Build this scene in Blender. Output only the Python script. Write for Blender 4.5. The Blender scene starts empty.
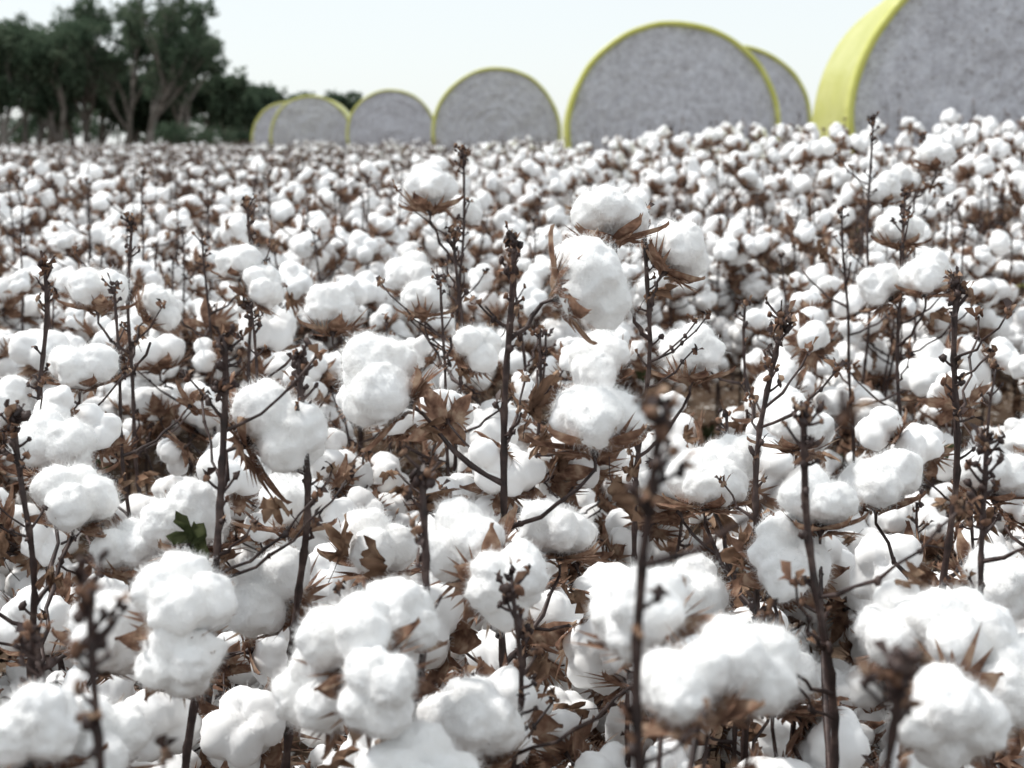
import bpy, bmesh, math, random
import numpy as np
from mathutils import Vector, Matrix, noise as mn

SC = bpy.context.scene
rnd = random.Random(7)
H = 1.10

# ------------------------------------------------------------------ terrain
def ss(a, b, x):
    t = min(1, max(0, (x-a)/(b-a))); return t*t*(3-2*t)
def terrain(x, y):
    g = 0.5+0.5*ss(-14, 4, x)
    h = 0.28*ss(5, 36, y)*g + 0.13*ss(3, 9, y)*ss(0, 3.5, x)
    return h*(1-ss(110, 220, y))

# ------------------------------------------------------------------ materials
def new_mat(name):
    m = bpy.data.materials.new(name); m.use_nodes = True
    nt = m.node_tree; nt.nodes.clear()
    out = nt.nodes.new('ShaderNodeOutputMaterial')
    return m, nt, out
def N(nt, t, **kw):
    n = nt.nodes.new(t)
    for k, v in kw.items():
        if hasattr(n, k): setattr(n, k, v)
        else: n.inputs[k].default_value = v
    return n
def noise_ramp(nt, scale, cols, detail=4, coord='Object', rough=0.6, stretch=None):
    tc = N(nt, 'ShaderNodeTexCoord')
    src = tc.outputs[coord]
    if stretch:
        mp = N(nt, 'ShaderNodeMapping'); mp.inputs['Scale'].default_value = stretch
        nt.links.new(src, mp.inputs[0]); src = mp.outputs[0]
    nz = N(nt, 'ShaderNodeTexNoise'); nz.inputs['Scale'].default_value = scale
    nz.inputs['Detail'].default_value = detail; nz.inputs['Roughness'].default_value = rough
    nt.links.new(src, nz.inputs['Vector'])
    r = N(nt, 'ShaderNodeValToRGB')
    el = r.color_ramp.elements
    while len(el) < len(cols): el.new(0.5)
    for e, (p, c) in zip(el, cols):
        e.position = p; e.color = (*c, 1)
    nt.links.new(nz.outputs['Fac'], r.inputs[0])
    return r, nz, src
def bump(nt, src, scale, strength, dist, detail=6):
    nz = N(nt, 'ShaderNodeTexNoise'); nz.inputs['Scale'].default_value = scale
    nz.inputs['Detail'].default_value = detail; nz.inputs['Roughness'].default_value = 0.65
    nt.links.new(src, nz.inputs['Vector'])
    b = N(nt, 'ShaderNodeBump'); b.inputs['Strength'].default_value = strength
    b.inputs['Distance'].default_value = dist
    nt.links.new(nz.outputs['Fac'], b.inputs['Height'])
    return b

def mat_lint(name, fine, fibre=False):
    m, nt, out = new_mat(name)
    d = N(nt, 'ShaderNodeBsdfDiffuse')
    if fibre:
        t = N(nt, 'ShaderNodeBsdfTranslucent'); mx = N(nt, 'ShaderNodeMixShader'); mx.inputs[0].default_value = 0.5
        for s in (d, t): s.inputs['Color'].default_value = (.93, .93, .925, 1)
        nt.links.new(d.outputs[0], mx.inputs[1]); nt.links.new(t.outputs[0], mx.inputs[2])
        nt.links.new(mx.outputs[0], out.inputs[0]); return m
    if fine:
        r, nz, src = noise_ramp(nt, 25, [(0.3, (0.88, 0.87, 0.85)), (0.6, (0.92, 0.92, 0.915))], 2)
        b = bump(nt, src, 150, 0.42, 0.003, 4)
        nt.links.new(b.outputs[0], d.inputs['Normal'])
    else:
        r, nz, src = noise_ramp(nt, 25, [(0.3, (0.89, 0.88, 0.865)), (0.6, (0.93, 0.93, 0.925))], 0)
    nt.links.new(r.outputs[0], d.inputs['Color'])
    nt.links.new(d.outputs[0], out.inputs[0]); return m
def mat_leafy(name, cols, scale, trans=0.25, bs=0, detail=2):
    m, nt, out = new_mat(name)
    r, nz, src = noise_ramp(nt, scale, cols, detail)
    p = N(nt, 'ShaderNodeBsdfDiffuse')
    nt.links.new(r.outputs[0], p.inputs['Color'])
    if bs:
        b = bump(nt, src, bs, 0.5, 0.002, 1); nt.links.new(b.outputs[0], p.inputs['Normal'])
    mx = N(nt, 'ShaderNodeMixShader')
    if trans > 0:
        t = N(nt, 'ShaderNodeBsdfTranslucent'); mx.inputs[0].default_value = trans
        nt.links.new(r.outputs[0], t.inputs['Color'])
    else:
        t = N(nt, 'ShaderNodeBsdfGlossy'); t.inputs['Roughness'].default_value = .5; t.inputs['Color'].default_value = (.6, .6, .6, 1)
        mx.inputs[0].default_value = .05
    nt.links.new(p.outputs[0], mx.inputs[1]); nt.links.new(t.outputs[0], mx.inputs[2])
    nt.links.new(mx.outputs[0], out.inputs[0]); return m
M_LINT = mat_lint('cotton_lint', True); M_LINT2 = mat_lint('cotton_lint_field', False); M_FIB = mat_lint('cotton_fibre', False, True)
M_BRACT = mat_leafy('dry_bract', [(0.28, (0.09, 0.050, 0.038)), (0.5, (0.25, 0.15, 0.105)), (0.72, (0.46, 0.34, 0.25))], 55)
M_STEM = mat_leafy('cotton_stem', [(0.3, (0.020, 0.013, 0.012)), (0.55, (0.055, 0.034, 0.030)), (0.8, (0.14, 0.10, 0.085))], 60, trans=0.0)
M_GREEN = mat_leafy('green_leaf', [(0.3, (0.04, 0.05, 0.022)), (0.7, (0.09, 0.10, 0.05))], 30, 0.3)
M_DRY = mat_leafy('dry_leaf', [(0.28, (0.08, 0.047, 0.034)), (0.5, (0.22, 0.135, 0.09)), (0.72, (0.42, 0.30, 0.21))], 30, 0.25)
MATS = [M_LINT, M_BRACT, M_STEM, M_GREEN, M_DRY, M_FIB]
MATS2 = [M_LINT2, M_BRACT, M_STEM, M_GREEN, M_DRY, M_FIB]
LINT, BRACT, STEM, GREEN, DRY, FIB = range(6)

# ------------------------------------------------------------------ mesh accumulator
class Acc:
    def __init__(s): s.V = []; s.T = []; s.M = []; s.n = 0
    def add(s, V, T, M):
        V = np.asarray(V, dtype=np.float64); T = np.asarray(T, dtype=np.int64)
        if len(T) == 0: return
        if np.isscalar(M): M = np.full(len(T), M)
        s.V.append(V); s.T.append(T+s.n); s.M.append(M); s.n += len(V)
    def arrays(s):
        return np.concatenate(s.V), np.concatenate(s.T), np.concatenate(s.M)
    def mesh(s, name, mats=MATS, smooth=True):
        V, T, M = s.arrays()
        me = bpy.data.meshes.new(name)
        me.vertices.add(len(V)); me.vertices.foreach_set('co', V.astype(np.float32).ravel())
        me.loops.add(len(T)*3); me.loops.foreach_set('vertex_index', T.astype(np.int32).ravel())
        me.polygons.add(len(T))
        me.polygons.foreach_set('loop_start', np.arange(0, len(T)*3, 3, dtype=np.int32))
        for m in mats: me.materials.append(m)
        me.polygons.foreach_set('material_index', M.astype(np.int32))
        me.polygons.foreach_set('use_smooth', np.full(len(T), smooth))
        me.update(calc_edges=True)
        return me

def frame(d, spin=0.0):
    d = Vector(d).normalized()
    a = Vector((0, 0, 1)) if abs(d.z) < 0.95 else Vector((1, 0, 0))
    x = a.cross(d).normalized(); y = d.cross(x)
    c, s = math.cos(spin), math.sin(spin)
    x2 = x*c+y*s; y2 = y*c-x*s
    return np.array([x2[:], y2[:], d[:]]).T
def xf(V, R, s, t): return (V*s) @ R.T + np.asarray(t)

def tube(acc, pts, rad, mat, sides=6, r=None):
    pts = [Vector(p) for p in pts]; n = len(pts)
    V = []
    up = Vector((0.31, 0.95, 0.05))
    for i, p in enumerate(pts):
        d = (pts[min(i+1, n-1)]-pts[max(i-1, 0)]).normalized()
        x = up.cross(d)
        if x.length < 0.05: x = Vector((1, 0, 0)).cross(d)
        x.normalize(); y = d.cross(x)
        for k in range(sides):
            a = 2*math.pi*k/sides
            q = rad[i]*(1+(r.uniform(-.12, .12) if r else 0))
            V.append((p+x*math.cos(a)*q+y*math.sin(a)*q)[:])
    T = []
    for i in range(n-1):
        for k in range(sides):
            a = i*sides+k; b = i*sides+(k+1) % sides
            T += [(a, b, b+sides), (a, b+sides, a+sides)]
    V.append(pts[-1][:]); c = len(V)-1
    for k in range(sides): T.append(((n-1)*sides+k, (n-1)*sides+(k+1) % sides, c))
    acc.add(V, T, mat)

def ico(n):
    bm = bmesh.new(); bmesh.ops.create_icosphere(bm, subdivisions=n, radius=1)
    bm.verts.ensure_lookup_table()
    V = np.array([v.co[:] for v in bm.verts]); T = np.array([[v.index for v in f.verts] for f in bm.faces])
    bm.free(); return V, T
ICO = {n: ico(n) for n in (1, 2, 3, 4, 5)}

def grid_tris(nu, nv):
    T = []
    for i in range(nu-1):
        for j in range(nv-1):
            a = i*nv+j
            T += [(a, a+1, a+nv+1), (a, a+nv+1, a+nv)]
    return T

# ------------------------------------------------------------------ cotton boll
def boll_template(seed, lod, nfib, fw):
    r = random.Random(seed)
    n = [4, 5, 4, 3, 4, 5, 4, 3, 4, 4, 5, 4][seed % 12]
    lobes = []
    a0 = r.uniform(0, 6.28)
    tightness = r.uniform(.9, 1.2)
    for i in range(n):
        a = a0+2*math.pi*i/n+r.uniform(-.25, .25)
        p = r.uniform(.0225, .030)
        q = min(p*.93, r.uniform(.0185, .0255)*tightness)
        lobes.append((np.array([math.cos(a)*q, math.sin(a)*q, r.uniform(-.010, .008)]), p))
    for i in range(r.choice([0, 0, 1, 1, 2])):
        a = r.uniform(0, 6.28); p = r.uniform(.022, .026)
        lobes.append((np.array([math.cos(a)*.014, math.sin(a)*.014, r.choice([-.016, .015, .017])]), p))
    D, T = ICO[lod]
    c = np.array([0, 0, .034])
    rs = []
    for m, p in lobes:
        if m@m > (p*.93)**2: m = m*(p*.93/math.sqrt(m@m))
        dm = D@m
        rs.append(dm+np.sqrt(np.maximum(p*p-m@m+dm*dm, 1e-6)))
    rs = np.array(rs); k = 850
    R = np.log(np.exp(k*(rs-rs.max(0))).sum(0))/k+rs.max(0)
    off = Vector((seed*3.7, seed*1.3, 5.1))
    nz = np.array([mn.fractal(Vector(d)*2.2+off, .9, 2., 2) for d in D])
    nz2 = np.array([mn.fractal(Vector(d)*8+off, .7, 2., 3) for d in D])
    R = R*(1+.12*nz+.024*nz2)
    V = D*R[:, None]
    V[:, 2] *= np.where(V[:, 2] < 0, .92, 1.07)
    V = V+c
    acc = Acc(); acc.add(V, T, LINT)
    if nfib:
        rg = np.random.RandomState(seed)
        idx = rg.randint(0, len(V), nfib)
        P = V[idx]; Nn = D[idx]
        tg = np.cross(Nn, rg.normal(size=(nfib, 3))); tg /= np.linalg.norm(tg, axis=1)[:, None]
        sd = np.cross(Nn, tg)
        L = (.004+.013*rg.uniform(0, 1, nfib)**2)[:, None]
        d1 = Nn*rg.uniform(.15, .8, nfib)[:, None]+tg
        q = P+d1*L*.6; t3 = q+(Nn*rg.uniform(-.5, .4, nfib)[:, None]+tg*.3+sd*rg.uniform(-1, 1, nfib)[:, None])*L*.8
        w = fw
        P = P-Nn*.0006
        FV = np.stack([P-sd*w, P+sd*w, q+sd*w*.7, q-sd*w*.7, t3], 1).reshape(-1, 3)
        b = np.arange(nfib)*5
        FT = np.concatenate([np.stack([b, b+1, b+2], 1), np.stack([b, b+2, b+3], 1), np.stack([b+3, b+2, b+4], 1)])
        acc.add(FV, FT, FIB)
    nn = max(n, 3)
    for i in range(nn):
        a = a0+2*math.pi*(i+.5)/nn+r.uniform(-.2, .2); fl = r.uniform(1.0, 1.35)
        vs = []
        for u in range(7):
            t = u/6; rad = .004+.052*math.sin(t*1.35)*fl; z = -.002+.020*t**1.7*(2-fl)
            w_ = .013*math.sin(min(1, t*1.15+.12)*math.pi*.98)**.8+.0006
            for s in (-1, -.4, .4, 1):
                zz = z+.005*s*s
                x = rad; y = s*w_
                vs.append((x*math.cos(a)-y*math.sin(a), x*math.sin(a)+y*math.cos(a), zz+r.uniform(-.0008, .0008)))
        acc.add(vs, grid_tris(7, 4), BRACT)
    a1 = r.uniform(0, 6.28)
    for i in range(3):
        a = a1+2*math.pi*i/3+r.uniform(-.3, .3)
        flare = r.uniform(.1, 1.3); Ln = r.uniform(.046, .068)
        nt_ = 9; rows = 5; vs = []
        def pos(s, t):
            ang = a+s*(.95*math.sin(min(1., t*1.4)*1.5)+.15)
            th = .30+flare*.55*t+.25*math.sin(t*3)
            rad = .005+t*Ln*math.cos(1.05-th); z = -.007+t*Ln*math.sin(1.05-th)*1.0-.004*abs(s)
            rad += .004*math.sin(s*9+i)*t; rad += r.uniform(-.0018, .0018)
            return (rad*math.cos(ang), rad*math.sin(ang), z+r.uniform(-.0018, .0018))
        for u in range(rows):
            for v in range(nt_+1):
                vs.append(pos(-1+2*v/nt_, .55*u/(rows-1)*(1-.25*abs(-1+2*v/nt_))))
        Tt = list(grid_tris(rows, nt_+1)); base = (rows-1)*(nt_+1)
        for v in range(nt_):
            s = -1+2*(v+.5)/nt_
            vs.append(pos(s*1.08, r.uniform(.8, 1.3)*(1-.25*abs(s))))
            Tt.append((base+v, base+v+1, len(vs)-1))
        acc.add(vs, Tt, BRACT)
    tube(acc, [(0, 0, -.022), (0, 0, -.010), (0, 0, -.002), (0, 0, .006)], [.0016, .0022, .006, .004], STEM)
    return acc.arrays()

NB = 12
BOLL_HERO = [boll_template(s+1, 5, 6500, .00013) for s in range(NB)]
BOLL_HI = [boll_template(s+1, 4, 500, .0002) for s in range(NB)]
BOLL_MID = [boll_template(s+1, 3, 0, .0005) for s in range(NB)]
BOLL_FAR = [boll_template(s+1, 2, 0, .0005) for s in range(NB)]

def leaf_template(seed, dry):
    r = random.Random(seed); acc = Acc(); ns = 30; nr = 4; vs = [(0, 0, 0)]
    off = Vector((seed, 3, 1)); curl = r.uniform(.6, 1.6) if dry else .6
    for k in range(1, nr+1):
        for j in range(ns):
            a = 2*math.pi*j/ns
            lob = .45+.55*abs(math.cos(2.5*a))**.8
            if abs(a-math.pi) < .35: lob *= .5
            q = .042*lob*k/nr*(1+(r.uniform(-.12, .12) if k == nr else 0))
            x, y = q*math.cos(a)+.02, q*math.sin(a)
            z = -curl*14*(x*x*.5+y*y)+ (.026 if dry else .014)*mn.noise(Vector((x, y, 0))*60+off)
            if dry: y *= .5
            vs.append((x, y, z))
    T = [(0, 1+j, 1+(j+1) % ns) for j in range(ns)]
    for k in range(nr-1):
        for j in range(ns):
            a = 1+k*ns+j; b = 1+k*ns+(j+1) % ns
            T += [(a, a+ns, b+ns), (a, b+ns, b)]
    acc.add(vs, T, DRY if dry else GREEN)
    tube(acc, [(-.05, 0, .0), (-.02, .002, .004), (.01, 0, 0)], [.0009, .0009, .0007], STEM, 4)
    return acc.arrays()
LEAF_DRY = [leaf_template(s, True) for s in range(6)]
LEAF_GREEN = [leaf_template(s+50, False) for s in range(3)]

def blob(acc, p, s, r, mat=STEM):
    V, T = ICO[1]
    V = V*np.array([r.uniform(.6, 1.1), r.uniform(.6, 1.1), r.uniform(.8, 1.7)])
    V = V*(1+np.array([r.uniform(-.3, .3) for _ in V])[:, None])
    acc.add(xf(V, frame((r.uniform(-1, 1), r.uniform(-1, 1), 1)), s, p), T, mat)

def stem_path(base, tip, r, n=22, wob=.006):
    base = Vector(base); tip = Vector(tip); pts = []
    ph = r.uniform(0, 6.28); ph2 = r.uniform(0, 6.28)
    for i in range(n+1):
        t = i/n; p = base.lerp(tip, t)
        e = wob*math.sin(min(1, (1-t)*4)*math.pi/2)
        zig = .0026*(1 if i % 2 else -1)
        p = p+Vector((e*math.sin(t*7+ph)+zig*math.cos(ph2+i*2.2), e*math.cos(t*6+ph2)+zig*math.sin(ph2+i*2.2), 0))
        pts.append(p)
    return pts
def at_height(pts, z):
    for i in range(len(pts)-1):
        if pts[i].z <= z <= pts[i+1].z:
            return pts[i].lerp(pts[i+1], (z-pts[i].z)/(pts[i+1].z-pts[i].z+1e-6))
    return pts[-1] if z > pts[-1].z else pts[0]
def scrap(acc, q, r, s=1.0):
    d = Vector((r.uniform(-1, 1), r.uniform(-1, 1), r.uniform(-.3, 1.2)))*r.uniform(.005, .013)*s
    e = Vector((r.uniform(-1, 1), r.uniform(-1, 1), r.uniform(-1, 1)))*.0035*s
    m = q+d*.5+Vector((0, 0, .003*s))
    acc.add([q[:], (m+e)[:], (m-e)[:], (q+d)[:]], [(0, 1, 2), (1, 3, 2)], r.choice([BRACT, STEM, STEM, DRY]))
def terminal(acc, pts, r, span=.16, rich=1.0):
    tip = pts[-1]
    for k in range(int(r.randint(7, 11)*rich)):
        t = r.random()**1.2*span
        p = at_height(pts, tip.z-t)
        a = r.uniform(0, 6.28); l = r.uniform(.005, .018)
        q = p+Vector((math.cos(a)*l, math.sin(a)*l, l*r.uniform(.3, 1.3)))
        tube(acc, [p, (p+q)/2+Vector((0, 0, -.001)), q], [.0018, .0014, .0012], STEM, 5)
        blob(acc, q, r.uniform(.0022, .0044), r, r.choice([STEM, STEM, BRACT]))
        if r.random() < .6:
            for _ in range(r.randint(1, 4)): scrap(acc, q, r)
    for k in range(int(r.randint(4, 7)*rich)):
        p = tip+Vector((r.uniform(-.006, .006), r.uniform(-.006, .006), r.uniform(-.012, .008)))
        blob(acc, p, r.uniform(.0025, .005), r, r.choice([STEM, STEM, BRACT]))
        scrap(acc, p, r, 1.2)
def branch(acc, p, q, r, r0=.0024, r1=.0015):
    p = Vector(p); q = Vector(q); L = (q-p).length; n = max(4, int(L/.03)+2)
    side = Vector((r.uniform(-1, 1), r.uniform(-1, 1), 0)).normalized()
    pts = []; rad = []
    for i in range(n+1):
        t = i/n; m = p.lerp(q, t)
        m = m+Vector((0, 0, -.10*L*math.sin(t*math.pi)))+side*(.003*(1 if i % 2 else -1)*(0 if i in (0, n) else 1))
        pts.append(m); rad.append((r0+(r1-r0)*t)*(1+r.choice([0, 0, .35])))
    tube(acc, pts, rad, STEM, 5)
    for m in pts[1:-1]:
        if r.random() < .35: blob(acc, m, r.uniform(.002, .004), r)
def stem(acc, pts, r, r0, r1, sides=7):
    P = []; R = []
    n = len(pts)-1
    for i, p in enumerate(pts):
        t = i/n; q = (r0+(r1-r0)*t**.8)
        if i < n and sides > 4:
            P += [p, p.lerp(pts[i+1], .18), p.lerp(pts[i+1], .6)]
            R += [q*1.28, q*1.02, q*.96]
        else: P.append(p); R.append(q)
    tube(acc, P, R, STEM, sides, r)
def add_leaf(acc, p, r, green=False, s=None):
    V, T, M = (r.choice(LEAF_GREEN) if green else r.choice(LEAF_DRY))
    d = Vector((r.uniform(-1, 1), r.uniform(-1, 1), r.uniform(-.4, 1)))
    acc.add(xf(V, frame(d, r.uniform(0, 6.28)), s or r.uniform(.4, .85), p), T, M)

def plant_arrays(seed, hgt, bolls, bare=.10, low=.30, sides=6, maxb=17, pb=.95, leaves=(4, 8), rich=1.0, step=(.042, .062), bs=1.0):
    r = random.Random(seed); acc = Acc()
    pts = stem_path((0, 0, -.03), (r.uniform(-.04, .04), r.uniform(-.04, .04), hgt), r, 22 if sides > 4 else 8)
    stem(acc, pts, r, .0052, .0020, sides)
    terminal(acc, pts, r, .15, rich)
    z = low; a = r.uniform(0, 6.28); nb = 0
    while z < hgt-bare:
        a += 2.4+r.uniform(-.4, .4)
        t = (z-low)/(hgt-low)
        L = (.20*(1-t)+.045)*r.uniform(.6, 1.15)
        p = at_height(pts, z)
        q = p+Vector((math.cos(a)*L, math.sin(a)*L, L*r.uniform(.35, .8)))
        if q.z > hgt-.07: q.z = hgt-.07
        branch(acc, p, q, r)
        slots = [1.0]
        if L > .10: slots.append(r.uniform(.45, .62))
        for s in slots:
            if r.random() < pb and nb < maxb:
                c = p.lerp(q, s)
                o = Vector((math.cos(a), math.sin(a), 0))
                d = o*r.uniform(.1, 1)+Vector((r.uniform(-.5, .5), r.uniform(-.5, .5), r.uniform(.05, 1.)))
                if r.random() < .14: d.z = -.4
                d.normalize()
                if s < 1:
                    e = c+Vector((r.uniform(-1, 1), r.uniform(-1, 1), .5)).normalized()*.03
                    branch(acc, c, e, r, .0018, .0015); c = e
                V, T, M = r.choice(bolls)
                sc = r.choice([r.uniform(.60, .85), r.uniform(.85, 1.12), r.uniform(.88, 1.15)])*bs
                acc.add(xf(V, frame(d, r.uniform(0, 6.28)), sc, c+d*.02*sc), T, M); nb += 1
        z += r.uniform(*step)
    for k in range(r.randint(*leaves)):
        zz = r.uniform(.15, hgt*.9); p = at_height(pts, zz); an = r.uniform(0, 6.28)
        add_leaf(acc, p+Vector((math.cos(an), math.sin(an), .1))*r.uniform(.02, .12), r)
    if r.random() < .4:
        zz = r.uniform(.1, hgt*.6); p = at_height(pts, zz); an = r.uniform(0, 6.28)
        add_leaf(acc, p+Vector((math.cos(an), math.sin(an), .1))*r.uniform(.03, .12), r, True, r.uniform(.5, .9))
    return acc

VC = bpy.data.collections.new('cotton_plant_variants')
NT, NS, NM, NF = 8, 7, 8, 6
def reg(acc, i):
    me = acc.mesh('cotton_plant_variant_%02d' % i, MATS2)
    o = bpy.data.objects.new('cotton_plant_variant_%02d' % i, me); VC.objects.link(o)
i = 0
for k in range(NT): reg(plant_arrays(100+k, .83+.022*k, BOLL_HI), i); i += 1
for k in range(NS): reg(plant_arrays(200+k, .60+.02*k, BOLL_HI, bare=.05, low=.14, maxb=15), i); i += 1
for k in range(NM): reg(plant_arrays(300+k, .83+.024*k, BOLL_MID, sides=4, low=.42, leaves=(2, 5), rich=.7), i); i += 1
for k in range(NF): reg(plant_arrays(400+k, .92+.03*k, BOLL_FAR, sides=4, low=.56, maxb=3, pb=.35, leaves=(16, 22), rich=.6, bare=.12, bs=.85), i); i += 1

# ------------------------------------------------------------------ bales data
BALES = [  # x, y(front face), yaw deg, radius
    (3.44, 9.7, -6.0, 1.17), (1.74, 15.6, -1.5, 1.16), (3.30, 21.5, -2, 1.16),
    (-.27, 25.5, 3.0, 1.15), (-3.0, 36.0, 5, 1.14), (-5.5, 39.5, 2, 1.14), (-7.0, 45, 2, 1.14)]
def in_bale(x, y, m=.35):
    for bx, by, yaw, R in BALES:
        if abs(x-bx) < R+m+.15 and by-m < y < by+2.5+m: return True
    return False

# ------------------------------------------------------------------ field points
pts = []; idx = []; rot = []; scl = []
def addp(x, y, i, s):
    pts.append((x, y, terrain(x, y))); idx.append(i)
    rot.append((rnd.uniform(-.09, .09), rnd.uniform(-.09, .09), rnd.uniform(0, 6.28)))
    sz = 1+.15*ss(4, 8, y)*ss(-1.5, 2, x)*(1-ss(20, 35, y))
    scl.append((s, s, s*sz))
def scatter(y0, y1, dens, fn, margin=1.0, k=.39):
    area = (y1-y0)*((y0+y1)*k+2*margin)
    for _ in range(int(area*dens)):
        while True:
            y = rnd.uniform(y0, y1); w = k*y1+margin; x = rnd.uniform(-w, w)
            if abs(x) <= k*y+margin: break
        if in_bale(x, y): continue
        fn(x, y)
scatter(1.12, 2.3, 16, lambda x, y: addp(x, y, NT+rnd.randrange(NS), rnd.uniform(.88, 1.05)), .6)
scatter(1.95, 3.2, 8.5, lambda x, y: addp(x, y, rnd.randrange(NT), rnd.uniform(.88, 1.02)))
scatter(3.2, 5.5, 9, lambda x, y: addp(x, y, rnd.randrange(NT), rnd.uniform(.9, 1.08)))
mid = lambda x, y: addp(x, y, NT+NS+rnd.randrange(NM), rnd.uniform(.9, 1.1))
def far(x, y):
    # crop is thinner and browner away to the left and in the distance
    side = ss(-.20, .14, x/max(y, 1))
    pr = (1-ss(6.5, 13+14*side, y))*(.40+.55*side)+.015+.10*side
    if rnd.random() < pr: mid(x, y)
    else: addp(x, y, NT+NS+NM+rnd.randrange(NF), rnd.uniform(.88, 1.02))
scatter(5.5, 7, 9, mid); scatter(7, 13, 8.5, far); scatter(13, 28, 6.5, far); scatter(28, 50, 4, far, 2); scatter(50, 92, 2.2, far, 3)
for _ in range(200):
    x = rnd.uniform(-2.6, 2.6); y = rnd.uniform(-2.2, 1.0)
    if abs(x) < .45*max(y, 0)+.75: continue
    addp(x, y, rnd.randrange(NT), rnd.uniform(.9, 1.0))

me = bpy.data.meshes.new('cotton_field'); me.from_pydata(pts, [], [])
at = me.attributes.new('vidx', 'INT', 'POINT'); at.data.foreach_set('value', idx)
at = me.attributes.new('vrot', 'FLOAT_VECTOR', 'POINT'); at.data.foreach_set('vector', np.array(rot, dtype=np.float32).ravel())
at = me.attributes.new('vscl', 'FLOAT_VECTOR', 'POINT'); at.data.foreach_set('vector', np.array(scl, dtype=np.float32).ravel())
fo = bpy.data.objects.new('cotton_field', me); SC.collection.objects.link(fo)
ng = bpy.data.node_groups.new('scatter_cotton', 'GeometryNodeTree')
ng.interface.new_socket('Geometry', in_out='INPUT', socket_type='NodeSocketGeometry')
ng.interface.new_socket('Geometry', in_out='OUTPUT', socket_type='NodeSocketGeometry')
gi = ng.nodes.new('NodeGroupInput'); go = ng.nodes.new('NodeGroupOutput')
ci = ng.nodes.new('GeometryNodeCollectionInfo'); ci.inputs['Collection'].default_value = VC
ci.inputs['Separate Children'].default_value = True; ci.inputs['Reset Children'].default_value = True
ip = ng.nodes.new('GeometryNodeInstanceOnPoints'); ip.inputs['Pick Instance'].default_value = True
def na(n, t):
    a = ng.nodes.new('GeometryNodeInputNamedAttribute'); a.data_type = t; a.inputs['Name'].default_value = n
    return [o for o in a.outputs if o.enabled and o.name == 'Attribute'][0]
ng.links.new(gi.outputs[0], ip.inputs['Points']); ng.links.new(ci.outputs[0], ip.inputs['Instance'])
ng.links.new(na('vidx', 'INT'), ip.inputs['Instance Index'])
ng.links.new(na('vrot', 'FLOAT_VECTOR'), ip.inputs['Rotation'])
ng.links.new(na('vscl', 'FLOAT_VECTOR'), ip.inputs['Scale'])
ng.links.new(ip.outputs[0], go.inputs[0])
md = fo.modifiers.new('scatter', 'NODES'); md.node_group = ng

# ------------------------------------------------------------------ nearest plants, one object each
BOLL_ME = []
for k, (V, T, M) in enumerate(BOLL_HERO):
    a = Acc(); a.add(V, T, M); BOLL_ME.append(a.mesh('boll_%d' % k))
def hero(base, tip, bolls, thick=1.0, leaves=4, seed=0, green=1):
    r = random.Random(seed*17+5); acc = Acc()
    P = stem_path((base[0], base[1], -.03), tip, r, 24, .011)
    stem(acc, P, r, .0056*thick, .0025*thick, 9)
    terminal(acc, P, r, .21, 1.4); terminal(acc, P, r, .06, .8)
    kids = []
    for b in bolls:
        c = Vector(b[:3]); s = b[3]*1.03; d = Vector(b[4]).normalized(); k = b[5] if len(b) > 5 else r.randrange(NB)
        root = c-d*.034*s-d*.02
        hd = math.hypot(root.x-base[0], root.y-base[1])
        za = root.z-.55*hd-.02
        if za > tip[2]-.03: za = tip[2]-.03
        p = at_height(P, za)
        branch(acc, p, root, r, .0028, .0019)
        kids.append((root+d*.02, d, s, k, r.uniform(0, 6.28)))
        if r.random() < .3: add_leaf(acc, root+Vector((r.uniform(-.02, .02), .01, -.02)), r, False, r.uniform(.45, .7))
    for k in range(5):
        p = at_height(P, tip[2]-r.uniform(.08, .4)); an = r.uniform(0, 6.28); l = r.uniform(.03, .13)
        q = p+Vector((math.cos(an)*l, math.sin(an)*l, l*.8)); branch(acc, p, q, r, .0018, .0010)
        for _ in range(3):
            z = q+Vector((r.uniform(-.004, .004), 0, r.uniform(-.004, .004)))
            blob(acc, z, .0030, r, BRACT); scrap(acc, z, r, 1.2); scrap(acc, z, r, 1.2)
    for k in range(leaves):
        p = at_height(P, r.uniform(.3, tip[2]-.15)); an = r.uniform(0, 6.28)
        add_leaf(acc, p+Vector((math.cos(an), math.sin(an), .1))*r.uniform(.02, .09), r, k < green and r.random() < .3, r.uniform(.5, .8))
    me = acc.mesh('cotton_plant'); o = bpy.data.objects.new('cotton_plant', me); SC.collection.objects.link(o)
    for j, (c, d, s, k, sp) in enumerate(kids):
        ch = bpy.data.objects.new('boll_%d' % (j+1), BOLL_ME[k % NB]); SC.collection.objects.link(ch); ch.parent = o
        Rm = Matrix(frame(d, sp).tolist()).to_4x4()
        ch.matrix_basis = Matrix.Translation(c) @ Rm @ Matrix.Scale(s, 4)

UP = (0, .15, 1)
hero((0, 1.42), (0, 1.40, 1.008), [
    (-.136, 1.42, .863, 1.02, (-.75, -.1, .55)), (.083, 1.40, .834, 1.0, (.0, .35, 1)),
    (.082, 1.42, .962, 1.0, (.85, .05, .3)), (.052, 1.50, .687, .85, UP),
    (-.048, 1.33, .729, .9, (-.4, -.3, .6)), (-.006, 1.25, .705, .8, (.3, -.6, .2))], 1.1, 5, 1)
hero((.18, 1.92), (.177, 1.9, 1.009), [
    (.12, 1.75, 1.016, .95, (-.15, .3, 1)), (.224, 1.9, .962, .95, (.5, .1, .7)),
    (.253, 2.0, .806, 1.0, UP), (.12, 2.0, .80, .95, (-.4, -.2, .6))], 1, 3, 2)
hero((-.1, 2.65), (-.085, 2.6, 1.09), [(-.145, 2.55, 1.02, 1.0, (0, .3, 1)), (-.088, 2.7, .98, .7, (.5, -.1, .6)),
    (-.19, 2.65, .86, 1.0, UP)], .8, 3, 3)
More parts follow.
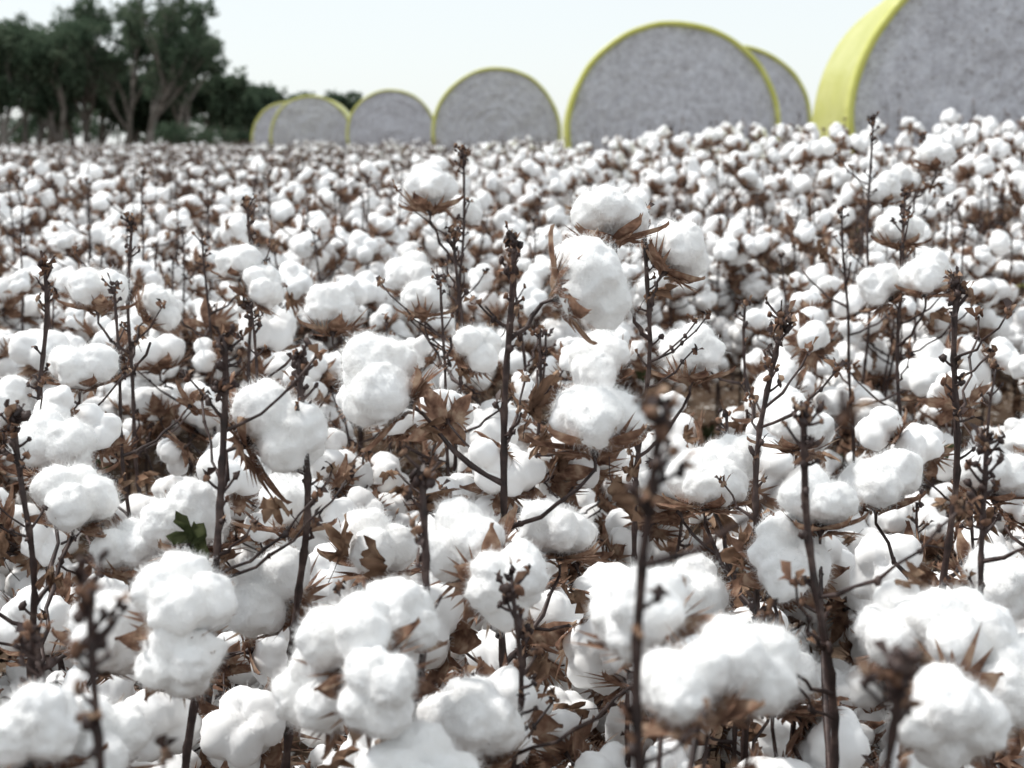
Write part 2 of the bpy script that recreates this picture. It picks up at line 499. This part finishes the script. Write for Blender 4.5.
hero((-.09, 2.2), (-.088, 2.2, .97), [(-.141, 2.3, .855, .85, (0, .2, 1)), (-.278, 2.2, .847, .95, (0, .3, 1)),
    (-.05, 2.15, .80, .85, (.4, -.3, .5))], .9, 3, 4)
hero((-.35, 1.30), (-.267, 1.30, .925), [(-.228, 1.36, .828, 1.0, (.8, .1, .35)), (-.331, 1.40, .725, .9, UP),
    (-.279, 1.15, .727, .85, (.2, -.3, .7)), (-.28, 1.13, .680, .75, (.2, -.7, 0))], 1.1, 4, 5)
hero((-.25, 1.36), (-.202, 1.35, .898), [(-.241, 1.50, .72, .95, UP), (-.253, 1.4, .652, 1.0, (-.3, -.3, .5)),
    (-.144, 1.45, .69, .9, (.2, -.2, .8))], 1.1, 4, 6)
hero((-.06, 1.16), (-.072, 1.15, .834), [(-.09, 1.10, .72, .72, (.3, -.3, .6)), (-.127, 1.04, .735, .78, (-.3, -.2, .8)),
    (-.0995, 1.0, .700, .72, (.2, -.6, .1)), (-.157, 1.05, .68, .8, (-.5, -.4, .1)), (-.037, 1.12, .62, .9, UP),
    (-.066, 1.0, .63, .9, UP)], 1.1, 5, 7)
hero((.03, .76), (.074, .72, .962), [(.095, 1.0, .765, .8, (-.3, -.2, .6)), (.112, .88, .755, .75, (-.3, -.2, .7)),
    (.160, .93, .750, .8, (.4, -.2, .5))], .95, 1, 8, 0)
hero((.21, 1.5), (.285, 1.5, .919), [(.223, 1.6, .719, .9, UP), (.262, 1.66, .73, .75, (.4, 0, .8)), (.33, 1.62, .78, .8, UP),
    (.19, 1.45, .63, .95, (-.3, -.3, .6))], 1.0, 5, 9)
hero((.32, 1.15), (.237, 1.15, .887), [(.312, 1.4, .745, .8, UP), (.283, 1.4, .69, .9, (.2, -.3, .6)),
    (.25, 1.3, .60, .95, UP)], 1.1, 5, 10)
hero((.47, 1.5), (.471, 1.5, .957), [(.54, 1.55, .74, .85, UP), (.42, 1.6, .72, .9, UP), (.50, 1.4, .66, .85, (.3, -.3, .5))], 1.1, 4, 11)
hero((.20, .69), (.193, .68, .843), [], .9, 2, 12, 0)
hero((.40, 1.2), (.425, 1.25, .84), [(.317, 1.12, .714, .78, (-.4, -.2, .6)), (.358, 1.08, .722, .8, (0, -.2, .9)),
    (.388, 1.05, .690, .75, (.6, -.3, .3)), (.325, 1.0, .680, .85, (-.1, -.7, .1))], .9, 3, 13)
hero((-.2, .72), (-.221, .72, .866), [], .9, 1, 14, 0)
hero((-.38, 1.0), (-.37, 1.05, .73), [(-.36, 1.0, .67, .8, UP), (-.32, 1.05, .64, .9, (.3, -.3, .4)), (-.38, 1.05, .62, .85, (-.3, -.4, .4))], .9, 4, 15)
hero((-.65, 1.9), (-.625, 1.9, .94), [(-.60, 1.95, .80, .9, UP), (-.69, 1.9, .75, .9, UP)], 1.0, 4, 16)
hero((-.47, 1.35), (-.48, 1.35, .84), [(-.52, 1.60, .756, .98, UP), (-.389, 1.4, .698, .85, UP), (-.35, 1.2, .68, .85, (.3, -.2, .6)),
    (-.44, 1.4, .75, .8, (.2, -.2, .9))], 1.0, 4, 17)
hero((-.62, 2.25), (-.60, 2.25, .98), [(-.64, 2.2, .88, .95, (0, .3, 1)), (-.57, 2.3, .84, .85, (.6, 0, .5))], .9, 3, 18)
hero((.80, 3.25), (.80, 3.2, 1.155), [(.84, 3.25, 1.0, .9, UP)], .9, 3, 19)
hero((.98, 3.45), (.98, 3.45, 1.12), [(1.0, 3.4, 1.08, .95, UP), (.93, 3.4, 1.02, .8, UP)], .9, 3, 20)
hero((.68, 2.4), (.66, 2.4, 1.02), [(.68, 2.5, .957, .9, UP), (.67, 2.3, .893, .9, UP), (.61, 2.35, .87, .85, (-.5, 0, .6))], .9, 3, 21)
hero((-.45, 2.5), (-.46, 2.5, 1.0), [(-.48, 2.5, .90, .85, UP), (-.43, 2.45, .86, .85, (.5, -.2, .6))], .9, 3, 22)
hero((.02, 1.12), (.002, 1.15, .735), [], .8, 2, 23)

# ------------------------------------------------------------------ round bales
def mat_face():
    m, nt, out = new_mat('compressed_cotton')
    r, nz, src = noise_ramp(nt, 14, [(0.32, (0.44, 0.43, 0.46)), (0.52, (0.64, 0.64, 0.68)), (0.7, (0.80, 0.80, 0.84))], 8, rough=.78)
    r2, nz2, _ = noise_ramp(nt, 38, [(0.34, (0.35, .29, .25)), (0.44, (1, 1, 1))], 6)
    mx = N(nt, 'ShaderNodeMix', data_type='RGBA', blend_type='MULTIPLY'); mx.inputs[0].default_value = .65
    nt.links.new(r.outputs[0], mx.inputs[6]); nt.links.new(r2.outputs[0], mx.inputs[7])
    b = bump(nt, src, 16, .9, .05, 8)
    d = N(nt, 'ShaderNodeBsdfDiffuse'); nt.links.new(mx.outputs[2], d.inputs[0]); nt.links.new(b.outputs[0], d.inputs['Normal'])
    nt.links.new(d.outputs[0], out.inputs[0]); return m
def mat_wrap():
    m, nt, out = new_mat('yellow_bale_wrap')
    r, nz, src = noise_ramp(nt, 3, [(0.3, (0.62, 0.63, 0.12)), (0.7, (0.77, 0.76, 0.27))], 4, stretch=(1, .3, 1))
    b = bump(nt, src, 9, .5, .02, 5)
    p = N(nt, 'ShaderNodeBsdfPrincipled'); p.inputs['Roughness'].default_value = .33
    t = N(nt, 'ShaderNodeBsdfTranslucent')
    mx = N(nt, 'ShaderNodeMixShader'); mx.inputs[0].default_value = .2
    nt.links.new(r.outputs[0], p.inputs['Base Color']); nt.links.new(r.outputs[0], t.inputs[0])
    nt.links.new(b.outputs[0], p.inputs['Normal'])
    nt.links.new(p.outputs[0], mx.inputs[1]); nt.links.new(t.outputs[0], mx.inputs[2])
    nt.links.new(mx.outputs[0], out.inputs[0]); return m
MF, MW = mat_face(), mat_wrap()
def lathe(prof, R0, seed, ns=128, wob=.012):
    vs = []; T = []
    off = Vector((seed*5., 0, 0))
    for j, (y, q) in enumerate(prof):
        for k in range(ns):
            a = 2*math.pi*k/ns
            dx, dz = math.cos(a), math.sin(a)
            w = 1+wob*mn.fractal(Vector((dx*1.6, dz*1.6, y*1.2))+off, 1, 2, 3)
            yy = y
            if q < R0*.97:
                yy += .035*mn.fractal(Vector((dx*q*3, dz*q*3, 7))+off, 1, 2, 4)
                if R0 > 50: yy += .02*mn.noise(Vector((q*14, dx*1.2, dz*1.2))+off)
            vs.append((dx*q*w, yy, dz*q*w*1.0))
    n = len(prof)
    for j in range(n-1):
        for k in range(ns):
            a = j*ns+k; b = j*ns+(k+1) % ns
            T += [(a, b, b+ns), (a, b+ns, a+ns)]
    return vs, T
for bi, (bx, by, yaw, R) in enumerate(BALES):
    e = bpy.data.objects.new('round_cotton_bale', None); SC.collection.objects.link(e)
    e.location = (bx, by, terrain(bx, by)+R-.04); e.rotation_euler = (0, 0, math.radians(yaw))
    W = 2.4
    prof = [(.05, R-.058), (.012, R-.05), (-.006, R-.03), (.0, R-.008), (.03, R)]
    prof += [(.03+(W-.06)*k/14, R+.004*math.sin(k*2.1)) for k in range(1, 15)]
    prof += [(W, R-.008), (W+.006, R-.03), (W-.012, R-.042), (W-.05, R-.05)]
    a = Acc(); V, T = lathe(prof, R-.2, bi, 128); a.add(V, T, 0)
    o = bpy.data.objects.new('wrap', a.mesh('wrap', [MW])); SC.collection.objects.link(o); o.parent = e
    for nm, sgn in (('cotton_end', 1), ('cotton_end_back', -1)):
        rings = [(0.02-.05*math.cos(q*1.5)+.03, (R-.03)*q) for q in np.linspace(.002, 1, 44)]
        V, T = lathe(rings, 99, bi, 128)
        V = np.array(V)
        if sgn < 0: V[:, 1] = W-V[:, 1]
        a = Acc(); a.add(V, T, 0)
        o = bpy.data.objects.new(nm, a.mesh(nm, [MF])); SC.collection.objects.link(o); o.parent = e

# ------------------------------------------------------------------ trees
M_BARK = mat_leafy('gum_bark', [(0.3, (0.12, 0.105, 0.09)), (0.7, (0.28, 0.25, 0.22))], 3, 0)
M_FOL1 = mat_leafy('gum_foliage', [(0.3, (0.055, 0.085, 0.055)), (0.7, (0.11, 0.15, 0.10))], .6, .35)  # green lightened and greyed: distance haze put into the leaf colour
M_FOL2 = mat_leafy('gum_foliage_light', [(0.3, (0.09, 0.12, 0.08)), (0.7, (0.15, 0.19, 0.13))], .6, .35)  # paler leaf tone, with the same distance haze mixed into its colour
TM = [M_BARK, M_FOL1, M_FOL2]
def clump(acc, c, rad, n, r, rg, ls):
    c = np.array(c)
    u = rg.normal(size=(n, 3)); u /= np.linalg.norm(u, axis=1)[:, None]
    p = c+u*(rg.uniform(.05, 1, n)**.8)[:, None]*rad*np.array([1, 1, .75])*rg.uniform(.7, 1.3, 3)
    d = rg.normal(size=(n, 3)); d[:, 2] -= .9; d /= np.linalg.norm(d, axis=1)[:, None]
    s = np.cross(d, rg.normal(size=(n, 3))); s /= np.linalg.norm(s, axis=1)[:, None]
    l = rg.uniform(.6, 1.4, n)[:, None]*ls; w = l*.26
    V = np.stack([p, p+d*l*.5+s*w, p+d*l, p+d*l*.5-s*w], 1).reshape(-1, 3)
    b = np.arange(n)*4
    acc.add(V, np.concatenate([np.stack([b, b+1, b+2], 1), np.stack([b, b+2, b+3], 1)]), r.choice([1, 1, 2]))
def gum_tree(x, y, h, spread, seed, low=.35, dens=1.0):
    r = random.Random(seed); rg = np.random.RandomState(seed); acc = Acc()
    def limb(p, d, L, q, depth):
        pts_ = [Vector(p)]; dd = Vector(d).normalized(); n = 5
        for i in range(n):
            dd = (dd+Vector((r.uniform(-.25, .25), r.uniform(-.25, .25), .07))).normalized()
            pts_.append(pts_[-1]+dd*L/n)
        tube(acc, pts_, [q*(1-.5*i/n) for i in range(n+1)], 0, 6)
        if depth >= 3:
            for m in (pts_[-1], pts_[2], pts_[4]):
                if r.random() < .85:
                    clump(acc, (m+Vector((r.uniform(-.3, .3), r.uniform(-.3, .3), r.uniform(-.2, .3))))[:], r.uniform(.3, .75)*h/10, int(38*dens), r, rg, .27)
            return
        for k in range(3 if depth else r.randint(3, 5)):
            i = r.choice([2, 3, 4, 5, 5]); an = r.uniform(0, 6.28); sp = r.uniform(.4, 1.0)*spread
            nd = (dd+Vector((math.cos(an)*sp, math.sin(an)*sp, r.uniform(-.1, .4)))).normalized()
            limb(pts_[i], nd, L*r.uniform(.5, .78), q*.5, depth+1)
    for s in range(r.choice([1, 2, 2])):
        limb((r.uniform(-.3, .3), r.uniform(-.3, .3), -.2), (r.uniform(-.25, .25), r.uniform(-.2, .2), 1), h*low, .02*h, 0)
    me = acc.mesh('gum_tree', TM, False)
    zmax = max(v.co.z for v in me.vertices)
    o = bpy.data.objects.new('gum_tree', me); SC.collection.objects.link(o)
    f = h/zmax; o.scale = (f, f, f); o.location = (x, y, terrain(x, y))
    return o
def ux(u, y): return (u-512)/1422*y*.985
for k, (u, y, h, sp, low) in enumerate([
    (-60, 100, 11, 1, .3), (-25, 104, 11, 1, .3), (8, 98, 10.2, 1, .3), (36, 106, 9.9, 1, .3), (62, 100, 9.4, 1.1, .3), (90, 110, 12.2, .85, .36),
    (124, 104, 11.0, .8, .36), (152, 100, 11.6, .7, .42), (180, 106, 11.6, .75, .4), (205, 112, 7.0, 1.1, .28), (230, 116, 6.4, 1.1, .28),
    (252, 120, 6.2, 1.1, .25), (276, 124, 6.0, 1.1, .25), (335, 125, 5.8, 1.1, .28), (352, 130, 5.8, 1.1, .28),
    (22, 114, 9.4, 1.1, .26), (-5, 112, 10.0, 1.1, .26), (75, 117, 9.0, 1.1, .26), (50, 118, 11, 1.1, .26), (110, 118, 8.2, 1.1, .26), (140, 119, 7.2, 1.1, .26),
    (170, 121, 7.0, 1.1, .26), (300, 128, 5.8, 1.1, .26)]):
    gum_tree(ux(u, y), y, h, sp, 40+k, low, 1.2)
def bush(x, y, h, seed):
    r = random.Random(seed); rg = np.random.RandomState(seed); acc = Acc()
    for k in range(7):
        an = r.uniform(0, 6.28); q = Vector((math.cos(an)*h*.5, math.sin(an)*h*.5, h*r.uniform(.4, .8)))
        tube(acc, [(0, 0, -.1), (q*.5)[:], q[:]], [.05, .035, .02], 0, 5)
        clump(acc, q[:], h*.42, 200, r, rg, .22); clump(acc, (q*.6)[:], h*.4, 120, r, rg, .22)
    o = bpy.data.objects.new('shrub', acc.mesh('shrub', TM, False)); SC.collection.objects.link(o); o.location = (x, y, terrain(x, y))
for k, (u, y, h) in enumerate([(190, 94, 2.6), (215, 96, 2.0), (255, 99, 2.2)]): bush(ux(u, y), y, h, 80+k)
acc = Acc(); r = random.Random(3); rg = np.random.RandomState(3)
for k in range(520):
    x = r.uniform(-95, -6); y = 170+r.uniform(-6, 6); z = r.uniform(.3, 1)**.8*(3.4+1.0*math.sin(x*.35)+.8*math.sin(x*.9+1)+(1.6 if x < -33 else 0))
    clump(acc, (x, y, max(.8, z)), r.uniform(.8, 1.5), 50, r, rg, .5)
for k in range(60):
    x = r.uniform(-95, -6); y = 170+r.uniform(-6, 6); tube(acc, [(x, y, -.2), (x+.2, y, 2), (x+.3, y, 3.2)], [.2, .15, .1], 0, 5)
o = bpy.data.objects.new('distant_treeline', acc.mesh('distant_treeline', TM, False)); SC.collection.objects.link(o)

# ------------------------------------------------------------------ ground
ys = list(np.linspace(-40, 60, 101))+list(np.linspace(64, 240, 45))+list(np.linspace(280, 2500, 20))
xs = [-2500, -1200, -600, -300, -150, -80]+list(np.linspace(-50, 50, 67))+[80, 150, 300, 600, 1200, 2500]
V = [(x, y, terrain(x, y)+.012*mn.noise(Vector((x*.8, y*.8, 0)))) for x in xs for y in ys]
m, nt, out = new_mat('field_soil')
r1, nz, src = noise_ramp(nt, 6, [(0.3, (0.045, 0.030, 0.022)), (0.55, (0.10, 0.07, 0.05)), (0.75, (0.17, 0.125, 0.09))], 10)
r2, nz2, _ = noise_ramp(nt, 30, [(0.60, (0, 0, 0)), (0.66, (1, 1, 1))], 6)
mx = N(nt, 'ShaderNodeMix', data_type='RGBA'); mx.inputs[7].default_value = (.6, .58, .54, 1)
nt.links.new(r2.outputs[0], mx.inputs[0]); nt.links.new(r1.outputs[0], mx.inputs[6])
b = bump(nt, src, 25, .8, .03, 8)
p = N(nt, 'ShaderNodeBsdfDiffuse')
nt.links.new(mx.outputs[2], p.inputs['Color']); nt.links.new(b.outputs[0], p.inputs['Normal']); nt.links.new(p.outputs[0], out.inputs[0])
a = Acc(); T = np.array(grid_tris(len(xs), len(ys)))[:, ::-1]; a.add(V, T, 0)
o = bpy.data.objects.new('ground', a.mesh('ground', [m])); SC.collection.objects.link(o)

# ------------------------------------------------------------------ light
EL, AZ = math.radians(55), math.radians(-72)
sd = Vector((math.sin(AZ)*math.cos(EL), math.cos(AZ)*math.cos(EL), math.sin(EL)))
L = bpy.data.lights.new('sun', 'SUN'); L.energy = 3.7; L.angle = math.radians(5.0); L.color = (1, .975, .94)
lo = bpy.data.objects.new('sun', L); SC.collection.objects.link(lo); lo.rotation_euler = sd.to_track_quat('Z', 'Y').to_euler()
lo.location = (-10, 10, 20)
w = bpy.data.worlds.new('World'); SC.world = w; w.use_nodes = True
nt = w.node_tree; bg = nt.nodes['Background']
sky = nt.nodes.new('ShaderNodeTexSky'); sky.sky_type = 'NISHITA'; sky.sun_disc = False
sky.sun_elevation = EL; sky.sun_rotation = AZ % (2*math.pi); sky.air_density = 1.0; sky.dust_density = 1.0; sky.ozone_density = 1.5
hz = nt.nodes.new('ShaderNodeMix'); hz.data_type = 'RGBA'; hz.inputs[0].default_value = .80
hz.inputs[7].default_value = (6.55, 6.85, 6.9, 1)
nt.links.new(sky.outputs[0], hz.inputs[6]); nt.links.new(hz.outputs[2], bg.inputs[0]); bg.inputs[1].default_value = .15
SC.view_settings.view_transform = 'Standard'; SC.view_settings.look = 'None'; SC.view_settings.exposure = 0

# ------------------------------------------------------------------ camera
cd = bpy.data.cameras.new('camera'); cd.lens = 50; cd.sensor_width = 36; cd.clip_start = .05; cd.clip_end = 6000
co = bpy.data.objects.new('camera', cd); SC.collection.objects.link(co)
co.location = (0, 0, H); co.rotation_euler = (math.radians(90-9.54), 0, 0)
cd.dof.use_dof = True; cd.dof.focus_distance = 1.7; cd.dof.aperture_fstop = 7.0
SC.camera = co
print('POINTS', len(pts))
